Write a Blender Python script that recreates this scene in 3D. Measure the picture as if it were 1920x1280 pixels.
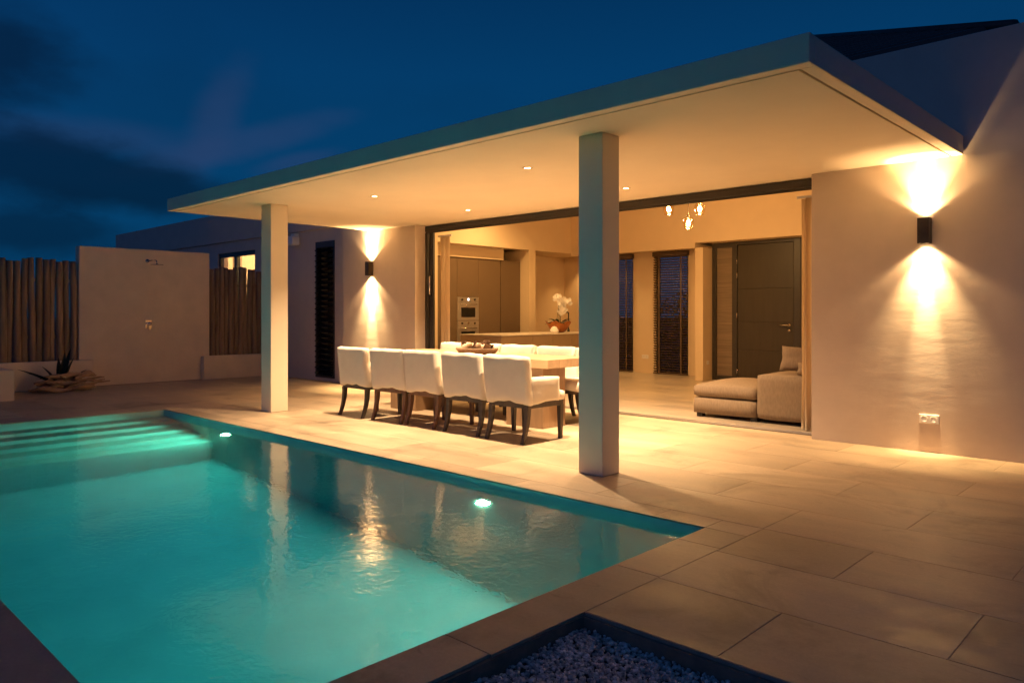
import bpy, bmesh, math, random
from mathutils import Vector, Matrix, noise
import numpy as np
random.seed(7)
R = math.radians
for o in list(bpy.data.objects): bpy.data.objects.remove(o, do_unlink=True)
sc = bpy.context.scene
COL = sc.collection

# ------------------------------------------------------------------ camera
# world: X runs along the facade (to the right), Y into the house, Z up; the camera stands over the gravel bed
cam = bpy.data.cameras.new('camera'); co = bpy.data.objects.new('camera', cam); COL.objects.link(co)
cam.sensor_width = 36.0; cam.lens = 36.0 * 1405 / 1920; cam.shift_y = -(640 - 588) / 1920
cam.clip_start = 0.05; cam.clip_end = 2000
co.location = (0, 0, 1.31)
co.rotation_euler = (R(90), 0, math.atan2(0.6902, 0.7236))
sc.camera = co

# ------------------------------------------------------------------ world: dusk sky
WARM = (1.0, 0.62, 0.28)
SUN_EL, SUN_ROT = R(-5.5), R(185)
world = bpy.data.worlds.new('World'); sc.world = world; world.use_nodes = True
nt = world.node_tree; N = nt.nodes; L = nt.links
bg = N['Background']
def wmath(op, a, b=None, c=None, clamp=False):
    n = N.new('ShaderNodeMath'); n.operation = op; n.use_clamp = clamp
    for i, v in enumerate((a, b, c)):
        if v is None: continue
        if isinstance(v, (int, float)): n.inputs[i].default_value = v
        else: L.new(v, n.inputs[i])
    return n.outputs[0]
def wdot(v, d):
    n = N.new('ShaderNodeVectorMath'); n.operation = 'DOT_PRODUCT'; L.new(v, n.inputs[0]); n.inputs[1].default_value = d
    return n.outputs['Value']
def wmix(f, a, b, mode='MIX'):
    n = N.new('ShaderNodeMix'); n.data_type = 'RGBA'; n.blend_type = mode
    for s, v in ((n.inputs[0], f), (n.inputs[6], a), (n.inputs[7], b)):
        if isinstance(v, (int, float)): s.default_value = v
        elif isinstance(v, tuple): s.default_value = (*v, 1)
        else: L.new(v, s)
    return n.outputs[2]
tc = N.new('ShaderNodeTexCoord'); D = tc.outputs['Generated']
sep = N.new('ShaderNodeSeparateXYZ'); L.new(D, sep.inputs[0]); DZ = sep.outputs[2]
ramp = N.new('ShaderNodeValToRGB'); L.new(DZ, ramp.inputs[0])
cr = ramp.color_ramp; cr.elements[0].position = 0.0; cr.elements[0].color = (0.001, 0.040, 0.110, 1)
cr.elements[1].position = 1.0; cr.elements[1].color = (0.0005, 0.010, 0.040, 1)
for p, c in ((0.14, (0.001, 0.048, 0.140)), (0.30, (0.0008, 0.043, 0.136)), (0.42, (0.0005, 0.029, 0.098))):
    e = cr.elements.new(p); e.color = (*c, 1)
sky = N.new('ShaderNodeTexSky'); sky.sky_type = 'NISHITA'; sky.sun_disc = False
sky.sun_elevation = SUN_EL; sky.sun_rotation = SUN_ROT; sky.ozone_density = 6.0
# reddish afterglow low over the side where the sun went down
glow = wmix(1.0, sky.outputs[0], (9.0, 5.0, 4.0), 'MULTIPLY')
# clouds: ellipses in direction space, edges broken by noise
nz = N.new('ShaderNodeTexNoise'); nz.inputs['Scale'].default_value = 5.0; nz.inputs['Detail'].default_value = 6; nz.inputs['Roughness'].default_value = 0.55
mp = N.new('ShaderNodeMapping'); mp.inputs['Scale'].default_value = (1, 1, 2.2); L.new(D, mp.inputs[0]); L.new(mp.outputs[0], nz.inputs['Vector'])
NZ = nz.outputs[0]
def pix_dir(px, py):
    r, f, u = (px - 960) / 1405, 1.0, (588 - py) / 1405
    return Vector((r * 0.7236 - f * 0.6902, r * 0.6902 + f * 0.7236, u)).normalized()
def cloud(px, py, qx, qy, wid, noise_amt, soft):
    a, b = pix_dir(px, py), pix_dir(qx, qy); c = (a + b).normalized()
    u = (b - a); ln = u.length / 2; u.normalize(); v = c.cross(u).normalized()
    s = wmath('DIVIDE', wdot(D, u), ln)
    t = wmath('DIVIDE', wdot(D, v), wid / 1405)
    rr = wmath('SQRT', wmath('ADD', wmath('MULTIPLY', s, s), wmath('MULTIPLY', t, t)))
    rr = wmath('ADD', rr, wmath('MULTIPLY', wmath('SUBTRACT', NZ, 0.5), noise_amt))
    mr = N.new('ShaderNodeMapRange'); mr.interpolation_type = 'SMOOTHSTEP'; L.new(rr, mr.inputs[0])
    mr.inputs[1].default_value = 1.0 - soft; mr.inputs[2].default_value = 1.0 + soft * 0.4; mr.inputs[3].default_value = 1; mr.inputs[4].default_value = 0
    return wmath('MULTIPLY', mr.outputs[0], wmath('GREATER_THAN', wdot(D, c), 0.3))
col = ramp.outputs[0]
for args, k in (((200, 330, 640, 225, 26, 1.6, 0.8), 0.55), ((360, 330, 450, 120, 38, 1.6, 0.8), 0.6), ((-100, 230, 420, 285, 30, 1.6, 0.9), 0.45), ((480, 320, 640, 285, 16, 1.2, 0.8), 0.5)):
    col = wmix(wmath('MULTIPLY', cloud(*args), k), col, (0.020, 0.052, 0.145))
for args, k in (((-260, 70, 170, 85, 80, 2.4, 0.7), 0.85), ((-220, 255, 440, 395, 62, 2.2, 0.55), 0.85), ((-300, 420, 330, 450, 46, 2.4, 0.6), 0.7), ((-200, 345, 300, 395, 30, 2.0, 0.8), 0.3)):
    col = wmix(wmath('MULTIPLY', cloud(*args), k), col, (0.0008, 0.014, 0.040))
# loose cloud cover over the rest of the sky
nz2 = N.new('ShaderNodeTexNoise'); nz2.inputs['Scale'].default_value = 2.2; nz2.inputs['Detail'].default_value = 5; L.new(mp.outputs[0], nz2.inputs['Vector'])
mr2 = N.new('ShaderNodeMapRange'); L.new(nz2.outputs[0], mr2.inputs[0]); mr2.inputs[1].default_value = 0.5; mr2.inputs[2].default_value = 0.75; mr2.inputs[4].default_value = 0.30
col = wmix(mr2.outputs[0], col, (0.001, 0.018, 0.055))
tot = N.new('ShaderNodeMix'); tot.data_type = 'RGBA'; tot.blend_type = 'ADD'; tot.inputs[0].default_value = 1.0
L.new(col, tot.inputs[6]); L.new(glow, tot.inputs[7])
L.new(tot.outputs[2], bg.inputs[0]); bg.inputs[1].default_value = 1.0

# the sun is below the horizon: a faint, very soft remnant of afterglow from its side
sl = bpy.data.lights.new('sun', 'SUN'); sl.energy = 0.03; sl.angle = R(60); sl.color = (0.75, 0.85, 1.0)
so = bpy.data.objects.new('sun', sl); COL.objects.link(so)
so.rotation_euler = Vector((0.25, 1.0, -0.25)).to_track_quat('-Z', 'Y').to_euler()

sc.view_settings.view_transform = 'Standard'; sc.view_settings.look = 'None'
sc.view_settings.exposure = 0.0; sc.view_settings.gamma = 1.0; sc.view_settings.use_curve_mapping = False
sc.render.engine = 'CYCLES'
cy = sc.cycles
cy.max_bounces = 12; cy.diffuse_bounces = 6; cy.glossy_bounces = 4; cy.transmission_bounces = 8; cy.transparent_max_bounces = 12
cy.caustics_reflective = False; cy.caustics_refractive = True
cy.sample_clamp_indirect = 12.0; cy.use_denoising = True; cy.use_light_tree = True

# ------------------------------------------------------------------ materials
def mat(name, color, rough=0.6, metal=0.0, nscale=None, namt=0.15, bump=0.0, bscale=60, bdist=0.004, rand=0.0, stretch=(1, 1, 1), spec=0.5, coat=0.0, space='Object', detail=6, bump2=None, rvar=0.0, translucent=0.0):
    m = bpy.data.materials.new(name); m.use_nodes = True
    t = m.node_tree; n = t.nodes; l = t.links; b = n['Principled BSDF']
    b.inputs['Base Color'].default_value = (*color, 1); b.inputs['Roughness'].default_value = rough; b.inputs['Metallic'].default_value = metal
    b.inputs['Specular IOR Level'].default_value = spec; b.inputs['Coat Weight'].default_value = coat
    tcn = n.new('ShaderNodeTexCoord'); mpn = n.new('ShaderNodeMapping'); mpn.inputs['Scale'].default_value = stretch
    if space == 'World':
        g = n.new('ShaderNodeNewGeometry'); l.new(g.outputs['Position'], mpn.inputs[0])
    else: l.new(tcn.outputs[space], mpn.inputs[0])
    cur = None
    if nscale:
        x = n.new('ShaderNodeTexNoise'); x.inputs['Scale'].default_value = nscale; x.inputs['Detail'].default_value = detail; x.inputs['Roughness'].default_value = 0.6
        l.new(mpn.outputs[0], x.inputs['Vector'])
        r = n.new('ShaderNodeMapRange'); l.new(x.outputs[0], r.inputs[0]); r.inputs[1].default_value = 0.28; r.inputs[2].default_value = 0.72
        r.inputs[3].default_value = 1 - namt; r.inputs[4].default_value = 1 + namt
        cur = r.outputs[0]
        if rvar:
            rr = n.new('ShaderNodeMapRange'); l.new(x.outputs[0], rr.inputs[0]); rr.inputs[1].default_value = 0.3; rr.inputs[2].default_value = 0.7
            rr.inputs[3].default_value = rough - rvar; rr.inputs[4].default_value = rough + rvar; l.new(rr.outputs[0], b.inputs['Roughness'])
    if rand:
        oi = n.new('ShaderNodeObjectInfo'); r = n.new('ShaderNodeMapRange'); l.new(oi.outputs['Random'], r.inputs[0])
        r.inputs[3].default_value = 1 - rand; r.inputs[4].default_value = 1 + rand
        if cur is None: cur = r.outputs[0]
        else:
            k = n.new('ShaderNodeMath'); k.operation = 'MULTIPLY'; l.new(cur, k.inputs[0]); l.new(r.outputs[0], k.inputs[1]); cur = k.outputs[0]
    if cur is not None:
        v = n.new('ShaderNodeVectorMath'); v.operation = 'SCALE'; v.inputs[0].default_value = color; l.new(cur, v.inputs['Scale'])
        l.new(v.outputs[0], b.inputs['Base Color'])
    if bump:
        x = n.new('ShaderNodeTexNoise'); x.inputs['Scale'].default_value = bscale; x.inputs['Detail'].default_value = 5; l.new(mpn.outputs[0], x.inputs['Vector'])
        bp = n.new('ShaderNodeBump'); bp.inputs['Strength'].default_value = bump; bp.inputs['Distance'].default_value = bdist
        l.new(x.outputs[0], bp.inputs['Height']); last = bp
        if bump2:
            x2 = n.new('ShaderNodeTexNoise'); x2.inputs['Scale'].default_value = bump2[0]; x2.inputs['Detail'].default_value = 3
            mp2 = n.new('ShaderNodeMapping'); mp2.inputs['Scale'].default_value = bump2[3] if len(bump2) > 3 else (1, 1, 1)
            l.new(tcn.outputs['Object'], mp2.inputs[0]); l.new(mp2.outputs[0], x2.inputs['Vector'])
            b2 = n.new('ShaderNodeBump'); b2.inputs['Strength'].default_value = bump2[1]; b2.inputs['Distance'].default_value = bump2[2]
            l.new(x2.outputs[0], b2.inputs['Height']); l.new(bp.outputs[0], b2.inputs['Normal']); last = b2
        l.new(last.outputs[0], b.inputs['Normal'])
    if translucent:
        tr = n.new('ShaderNodeBsdfTranslucent'); tr.inputs[0].default_value = (*color, 1)
        mx = n.new('ShaderNodeMixShader'); mx.inputs[0].default_value = translucent
        l.new(b.outputs[0], mx.inputs[1]); l.new(tr.outputs[0], mx.inputs[2]); l.new(mx.outputs[0], n['Material Output'].inputs[0])
    return m
def emis(name, color, s):
    m = bpy.data.materials.new(name); m.use_nodes = True; b = m.node_tree.nodes['Principled BSDF']
    b.inputs['Base Color'].default_value = (*color, 1); b.inputs['Emission Color'].default_value = (*color, 1); b.inputs['Emission Strength'].default_value = s
    return m
def glass(name, tint=(1, 1, 1), rough=0.0, refl=1.0):
    m = bpy.data.materials.new(name); m.use_nodes = True; t = m.node_tree; n = t.nodes; l = t.links
    n.remove(n['Principled BSDF'])
    tr = n.new('ShaderNodeBsdfTransparent'); tr.inputs[0].default_value = (*tint, 1)
    gl = n.new('ShaderNodeBsdfGlossy'); gl.inputs['Roughness'].default_value = rough
    lw_ = n.new('ShaderNodeLayerWeight'); lw_.inputs[0].default_value = 0.5
    p5 = n.new('ShaderNodeMath'); p5.operation = 'POWER'; p5.inputs[1].default_value = 4.0; l.new(lw_.outputs['Facing'], p5.inputs[0])
    k = n.new('ShaderNodeMath'); k.operation = 'MULTIPLY_ADD'; k.use_clamp = True; k.inputs[1].default_value = 0.6 * refl; k.inputs[2].default_value = 0.03 * refl; l.new(p5.outputs[0], k.inputs[0])
    mx = n.new('ShaderNodeMixShader'); l.new(k.outputs[0], mx.inputs[0]); l.new(tr.outputs[0], mx.inputs[1]); l.new(gl.outputs[0], mx.inputs[2])
    l.new(mx.outputs[0], n['Material Output'].inputs[0])
    return m
def water_mat():
    m = bpy.data.materials.new('pool water'); m.use_nodes = True; t = m.node_tree; n = t.nodes; l = t.links
    b = n['Principled BSDF']; b.inputs['Base Color'].default_value = (0.9, 1, 1, 1); b.inputs['Roughness'].default_value = 0.065
    b.inputs['IOR'].default_value = 1.33; b.inputs['Transmission Weight'].default_value = 1.0
    g = n.new('ShaderNodeNewGeometry'); last = None
    for scale, st, dist, s3 in ((3.0, 0.6, 0.007, (1, 1, 1)), (18, 0.6, 0.0024, (1, 1.2, 1))):
        mpn = n.new('ShaderNodeMapping'); mpn.inputs['Scale'].default_value = s3; mpn.inputs['Rotation'].default_value = (0, 0, 0.5); l.new(g.outputs['Position'], mpn.inputs[0])
        x = n.new('ShaderNodeTexNoise'); x.inputs['Scale'].default_value = scale; x.inputs['Detail'].default_value = 3; x.inputs['Distortion'].default_value = 0.6
        l.new(mpn.outputs[0], x.inputs['Vector'])
        bp = n.new('ShaderNodeBump'); bp.inputs['Strength'].default_value = st; bp.inputs['Distance'].default_value = dist; l.new(x.outputs[0], bp.inputs['Height'])
        if last: l.new(last.outputs[0], bp.inputs['Normal'])
        last = bp
    l.new(last.outputs[0], b.inputs['Normal'])
    va = n.new('ShaderNodeVolumeAbsorption'); va.inputs['Color'].default_value = (0.10, 0.76, 0.94, 1); va.inputs['Density'].default_value = 0.50
    l.new(va.outputs[0], n['Material Output'].inputs['Volume'])
    return m
M = {}
M['plaster'] = mat('plaster wall', (0.60, 0.50, 0.41), 0.85, nscale=3.0, namt=0.05, bump=0.35, bscale=90, bdist=0.002, bump2=(2.2, 0.45, 0.007, (1, 1, 3)), spec=0.2)
M['plaster_lit'] = mat('plaster tinted as lit', (0.74, 0.59, 0.43), 0.85, nscale=3.0, namt=0.07, bump=0.35, bscale=90, bdist=0.002, bump2=(2.2, 0.45, 0.007, (1, 1, 3)), spec=0.2)  # wall plaster with missing warm light put into its lighter, yellower colour
M['plaster_in'] = mat('interior plaster', (0.70, 0.56, 0.38), 0.8, nscale=2.0, namt=0.03, bump=0.15, bscale=80, bdist=0.001, spec=0.2)
M['canopy'] = mat('canopy render', (0.75, 0.65, 0.50), 0.8, nscale=1.5, namt=0.04, bump=0.15, bscale=70, bdist=0.0015, spec=0.2)
M['tile'] = mat('stone tile', (0.45, 0.345, 0.235), 0.50, nscale=2.2, namt=0.20, bump=0.12, bscale=35, bdist=0.0015, rand=0.15, stretch=(0.45, 1.6, 1), space='World', spec=0.45, rvar=0.09)
def stain(m, scale, lo, hi, dark, sx=(1, 1, 1)):
    n = m.node_tree.nodes; l = m.node_tree.links; b = n['Principled BSDF']; src = b.inputs['Base Color'].links[0].from_socket
    g = n.new('ShaderNodeNewGeometry'); mpn = n.new('ShaderNodeMapping'); mpn.inputs['Scale'].default_value = sx; l.new(g.outputs['Position'], mpn.inputs[0])
    x = n.new('ShaderNodeTexNoise'); x.inputs['Scale'].default_value = scale; x.inputs['Detail'].default_value = 7; x.inputs['Roughness'].default_value = 0.65; x.inputs['Distortion'].default_value = 0.8; l.new(mpn.outputs[0], x.inputs['Vector'])
    r = n.new('ShaderNodeMapRange'); r.interpolation_type = 'SMOOTHSTEP'; l.new(x.outputs[0], r.inputs[0]); r.inputs[1].default_value = lo; r.inputs[2].default_value = hi; r.inputs[3].default_value = 1.0; r.inputs[4].default_value = dark
    v = n.new('ShaderNodeVectorMath'); v.operation = 'SCALE'; l.new(src, v.inputs[0]); l.new(r.outputs[0], v.inputs['Scale']); l.new(v.outputs[0], b.inputs['Base Color'])
stain(M['tile'], 1.1, 0.50, 0.70, 0.66); stain(M['tile'], 9, 0.58, 0.76, 0.72, (0.5, 1.2, 1)); stain(M['tile'], 60, 0.30, 0.62, 0.90)
M['tile_in'] = mat('indoor stone tile', (0.42, 0.35, 0.27), 0.36, nscale=2.0, namt=0.16, bump=0.06, bscale=30, bdist=0.001, rand=0.06, stretch=(0.45, 1.6, 1), space='World', spec=0.5, rvar=0.08)
M['grout'] = mat('grout', (0.33, 0.26, 0.19), 0.9, nscale=20, namt=0.2)
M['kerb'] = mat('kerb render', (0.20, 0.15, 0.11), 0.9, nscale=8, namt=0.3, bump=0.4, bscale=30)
M['ground'] = mat('earth', (0.10, 0.085, 0.06), 0.95, nscale=3, namt=0.3, bump=0.5, bscale=20, bdist=0.02)
M['pool'] = mat('pool plaster', (0.36, 0.52, 0.46), 0.6, nscale=2.5, namt=0.10, space='World')
M['water'] = water_mat()
M['black'] = mat('black metal', (0.022, 0.020, 0.018), 0.4, nscale=30, namt=0.2, spec=0.5)
M['bronze'] = mat('bronze metal', (0.06, 0.045, 0.032), 0.38, metal=0.6, nscale=40, namt=0.15)
M['frame'] = mat('dark aluminium', (0.055, 0.048, 0.040), 0.4, metal=0.3, nscale=30, namt=0.1)
M['chrome'] = mat('chrome', (0.75, 0.72, 0.68), 0.15, metal=1.0, nscale=12, namt=0.05)
M['steel'] = mat('brushed steel', (0.52, 0.47, 0.42), 0.35, metal=0.7, nscale=8, namt=0.08, stretch=(1, 1, 30))
M['white'] = mat('white plastic', (0.75, 0.72, 0.68), 0.4, nscale=20, namt=0.03)
M['linen'] = mat('off white linen', (0.72, 0.645, 0.55), 0.9, nscale=5, namt=0.05, bump=0.5, bscale=260, bdist=0.0012, rand=0.04, bump2=(7, 0.5, 0.012), spec=0.15)
M['sofa'] = mat('taupe linen', (0.25, 0.185, 0.125), 0.9, nscale=60, namt=0.14, bump=0.5, bscale=200, bdist=0.002, spec=0.15, stretch=(1, 1, 0.25), bump2=(5, 0.4, 0.012))
M['curtain'] = mat('sheer curtain', (0.80, 0.68, 0.52), 0.9, nscale=50, namt=0.06, stretch=(1, 1, 0.05), translucent=0.4, spec=0.1)
M['wood_dark'] = mat('dark stained wood', (0.060, 0.045, 0.035), 0.55, nscale=14, namt=0.35, stretch=(1, 1, 0.12), bump=0.2, bscale=60, rand=0.15)
M['wood_brown'] = mat('reddish brown wood', (0.15, 0.075, 0.042), 0.5, nscale=14, namt=0.35, stretch=(1, 1, 0.12), bump=0.2, bscale=60, rand=0.1)
M['oak'] = mat('oak', (0.36, 0.24, 0.14), 0.5, nscale=9, namt=0.22, stretch=(0.1, 1, 1), bump=0.2, bscale=40, bdist=0.002)
M['oak_v'] = mat('oak pedestal', (0.27, 0.17, 0.095), 0.55, nscale=9, namt=0.25, stretch=(1, 1, 0.1), bump=0.2, bscale=40, bdist=0.002)
M['cabinet'] = mat('taupe laminate', (0.15, 0.10, 0.058), 0.5, nscale=4, namt=0.04, rand=0.03)
M['island'] = mat('warm grey laminate', (0.27, 0.19, 0.115), 0.5, nscale=4, namt=0.04, rand=0.03)
M['counter'] = mat('pale stone counter', (0.60, 0.54, 0.46), 0.3, nscale=30, namt=0.08)
M['ovenglass'] = mat('oven glass', (0.012, 0.011, 0.010), 0.08, nscale=5, namt=0.1)
M['door'] = mat('dark door', (0.042, 0.033, 0.019), 0.45, nscale=12, namt=0.15, stretch=(1, 1, 0.1))
M['pole'] = mat('weathered pole', (0.25, 0.165, 0.10), 0.85, nscale=9, namt=0.35, stretch=(1, 1, 0.15), bump=0.5, bscale=30, bdist=0.006, rand=0.16)
M['drift'] = mat('driftwood', (0.34, 0.22, 0.13), 0.85, nscale=12, namt=0.4, stretch=(1, 0.3, 1), bump=0.7, bscale=26, bdist=0.012, rand=0.1)
M['agave'] = mat('dark agave', (0.030, 0.036, 0.022), 0.5, nscale=12, namt=0.4)
M['roof'] = mat('dark roof tile', (0.030, 0.030, 0.030), 0.55, nscale=6, namt=0.3, rand=0.2)
M['wicker'] = mat('woven tray', (0.20, 0.125, 0.07), 0.8, nscale=80, namt=0.5, bump=0.9, bscale=110, bdist=0.006)
M['cone'] = mat('pine cone', (0.14, 0.075, 0.04), 0.8, nscale=30, namt=0.4, rand=0.3)
M['ball'] = mat('pale wood ball', (0.45, 0.33, 0.22), 0.8, nscale=15, namt=0.25, rand=0.2)
M['copper'] = mat('copper bowl', (0.36, 0.13, 0.04), 0.32, metal=0.75, nscale=8, namt=0.3)
M['petal'] = mat('orchid petal', (0.82, 0.80, 0.76), 0.6, nscale=10, namt=0.04, translucent=0.2)
M['leaf'] = mat('leaf', (0.05, 0.075, 0.025), 0.5, nscale=10, namt=0.3, rand=0.25)
M['stem'] = mat('stem', (0.09, 0.09, 0.035), 0.6, nscale=10, namt=0.2)
M['pebble'] = mat('pebbles', (0.62, 0.55, 0.50), 0.75, nscale=45, namt=0.65, detail=1, space='World')
M['blind'] = mat('dark wood blind', (0.11, 0.072, 0.042), 0.5, nscale=20, namt=0.2, stretch=(0.1, 1, 1))
M['pane'] = glass('window glass', (0.92, 0.95, 0.95))
M['louver'] = mat('smoked louvre glass', (0.018, 0.02, 0.022), 0.12, nscale=6, namt=0.2, coat=0.6, rand=0.3)
M['globe'] = glass('hand blown glass', (1.0, 0.90, 0.72), 0.05, 1.5)
M['bulb'] = emis('lamp bulb', (1.0, 0.68, 0.34), 60)
M['lamp_glow'] = emis('lamp lens', (1.0, 0.72, 0.40), 14)
M['spot_glow'] = emis('downlight lens', (1.0, 0.80, 0.55), 5)
M['pool_lens'] = emis('pool lamp lens', (0.55, 1.0, 0.85), 40)
M['display'] = emis('oven display', (0.75, 0.85, 1.0), 1.6)
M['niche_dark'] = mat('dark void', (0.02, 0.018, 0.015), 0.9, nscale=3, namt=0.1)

# ------------------------------------------------------------------ helpers
def wloc(o):
    v = Vector((0, 0, 0))
    while o: v += o.location; o = o.parent
    return v
def obj(name, bm, m, parent=None, smooth=False, local=False):
    me = bpy.data.meshes.new(name)
    if parent is not None and not local: bmesh.ops.translate(bm, verts=bm.verts, vec=-wloc(parent))
    bm.to_mesh(me); bm.free()
    o = bpy.data.objects.new(name, me); COL.objects.link(o); me.materials.append(m)
    if smooth:
        for p in me.polygons: p.use_smooth = True
    if parent is not None: o.parent = parent
    return o
def tag(o, label, cat, group=None):
    o['label'] = label; o['category'] = cat
    if group: o['group'] = group
    return o
def thing(name, label, cat, loc=(0, 0, 0), group=None):
    o = bpy.data.objects.new(name, None); COL.objects.link(o); o.location = loc; o.empty_display_size = 0.1
    return tag(o, label, cat, group)
def struct(o, label, kind='structure'):
    o['kind'] = kind; o['label'] = label; return o
def add_box(bm, x0, x1, y0, y1, z0, z1):
    vs = [bm.verts.new(p) for p in ((x0, y0, z0), (x1, y0, z0), (x1, y1, z0), (x0, y1, z0), (x0, y0, z1), (x1, y0, z1), (x1, y1, z1), (x0, y1, z1))]
    for f in ((3, 2, 1, 0), (4, 5, 6, 7), (0, 1, 5, 4), (1, 2, 6, 5), (2, 3, 7, 6), (3, 0, 4, 7)): bm.faces.new([vs[i] for i in f])
def boxes(*bs, bev=0.0, seg=2):
    bm = bmesh.new()
    for b in bs: add_box(bm, *b)
    if bev: bmesh.ops.bevel(bm, geom=bm.edges[:], offset=bev, segments=seg, affect='EDGES', profile=0.5)
    return bm
def bx(name, b, m, parent=None, bev=0.004, seg=2, local=False):
    return obj(name, boxes(b, bev=bev, seg=seg), m, parent, local=local)
def softbox(x0, x1, y0, y1, z0, z1, bev, sub=0.05, amp=0.006, freq=5.0, seed=0, crown=0.0):
    """a padded block: bevelled, subdivided, gently uneven"""
    bm = bmesh.new(); add_box(bm, x0, x1, y0, y1, z0, z1)
    for ax, (a, b) in enumerate(((x0, x1), (y0, y1), (z0, z1))):
        n = max(1, int((b - a) / sub))
        for i in range(1, n):
            no = [0, 0, 0]; no[ax] = 1; cop = [0, 0, 0]; cop[ax] = a + (b - a) * i / n
            bmesh.ops.bisect_plane(bm, geom=bm.verts[:] + bm.edges[:] + bm.faces[:], plane_co=cop, plane_no=no)
    c = Vector(((x0 + x1) / 2, (y0 + y1) / 2, (z0 + z1) / 2)); h = Vector(((x1 - x0) / 2, (y1 - y0) / 2, (z1 - z0) / 2))
    r = min(bev, h.x, h.y, h.z)
    for v in bm.verts:
        p = v.co - c; q = Vector([max(-h[i] + r, min(h[i] - r, p[i])) for i in range(3)]); d = p - q
        if d.length > r: d = d.normalized() * r
        w = q + d
        if crown and p.z > 0: w.z += crown * max(0, 1 - (p.x / h.x) ** 2) * max(0, 1 - (p.y / h.y) ** 2)
        nn = noise.noise_vector(Vector((w.x * freq + seed, w.y * freq, w.z * freq)))
        v.co = c + w + nn * amp
    bm.normal_update(); return bm
def tube(pts, rad, n=8, cap=True, bm=None):
    bm = bm or bmesh.new(); rings = []
    pts = [Vector(p) for p in pts]
    if not hasattr(rad, '__len__'): rad = [rad] * len(pts)
    ref = None
    for i, p in enumerate(pts):
        d = (pts[min(i + 1, len(pts) - 1)] - pts[max(i - 1, 0)]).normalized()
        if ref is None: ref = Vector((1, 0, 0)) if abs(d.x) < 0.8 else Vector((0, 1, 0))
        u = (ref - d * ref.dot(d)).normalized(); ref = u; w = d.cross(u)
        rings.append([bm.verts.new(p + (u * math.cos(6.28318 * k / n) + w * math.sin(6.28318 * k / n)) * rad[i]) for k in range(n)])
    for a, b in zip(rings, rings[1:]):
        for k in range(n): bm.faces.new((a[k], a[(k + 1) % n], b[(k + 1) % n], b[k]))
    if cap: bm.faces.new(rings[0][::-1]); bm.faces.new(rings[-1])
    return bm
def lathe(prof, n=24, bm=None, c=(0, 0, 0), sx=1.0, sy=1.0):
    bm = bm or bmesh.new(); rings = []
    for r, z in prof:
        rings.append([bm.verts.new((c[0] + r * sx * math.cos(6.28318 * k / n), c[1] + r * sy * math.sin(6.28318 * k / n), c[2] + z)) for k in range(n)])
    for a, b in zip(rings, rings[1:]):
        for k in range(n): bm.faces.new((a[k], a[(k + 1) % n], b[(k + 1) % n], b[k]))
    if prof[0][0] > 1e-4: bm.faces.new(rings[0][::-1])
    if prof[-1][0] > 1e-4: bm.faces.new(rings[-1])
    bmesh.ops.remove_doubles(bm, verts=bm.verts[:], dist=1e-5)
    bmesh.ops.recalc_face_normals(bm, faces=bm.faces[:])
    return bm
def dup(root, loc, rotz, label=None):
    r = root.copy(); COL.objects.link(r); r.location = loc; r.rotation_euler = (0, 0, rotz)
    if label: r['label'] = label
    for ch in list(root.children):
        if ch.type == 'LIGHT': continue
        c = ch.copy(); COL.objects.link(c); c.parent = r
        for g in ch.children:
            d = g.copy(); COL.objects.link(d); d.parent = c
    return r
def spot(name, loc, aim, watts, size, blend, color=WARM, radius=0.03, parent=None):
    l = bpy.data.lights.new(name, 'SPOT'); l.energy = watts; l.spot_size = R(size); l.spot_blend = blend; l.color = color; l.shadow_soft_size = radius
    o = bpy.data.objects.new(name, l); COL.objects.link(o)
    o.location = Vector(loc) - (wloc(parent) if parent else Vector()); o.rotation_euler = Vector(aim).to_track_quat('-Z', 'Y').to_euler()
    if parent: o.parent = parent
    return o
def point(name, loc, watts, color=WARM, radius=0.05, parent=None):
    l = bpy.data.lights.new(name, 'POINT'); l.energy = watts; l.color = color; l.shadow_soft_size = radius
    o = bpy.data.objects.new(name, l); COL.objects.link(o); o.location = Vector(loc) - (wloc(parent) if parent else Vector())
    if parent: o.parent = parent
    return o

# ------------------------------------------------------------------ measured layout (metres)
PX0, PX1, PY0, PY1 = -10.55, -2.318, 0.870, 4.148      # pool
GX, GY = -2.055, 2.605                                   # corner of the gravel bed
YF = 7.85                                                # facade
OX0, OX1 = -9.70, -3.15                                  # sliding door opening
ZC = 2.77                                                # canopy underside
WATER_Z = -0.055

# ------------------------------------------------------------------ ground, terrace, tiles
bm = bmesh.new()
a = [bm.verts.new(p) for p in ((-300, -300, -0.34), (300, -300, -0.34), (300, 300, -0.34), (-300, 300, -0.34))]
b = [bm.verts.new(p) for p in ((PX0 - .3, PY0 - .3, -0.34), (PX1 + .2, PY0 - .3, -0.34), (PX1 + .2, PY1 + .3, -0.34), (PX0 - .3, PY1 + .3, -0.34))]
for i in range(4): bm.faces.new((a[i], a[(i + 1) % 4], b[(i + 1) % 4], b[i]))
struct(obj('ground', bm, M['ground']), 'dark earth around the plot')

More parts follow.
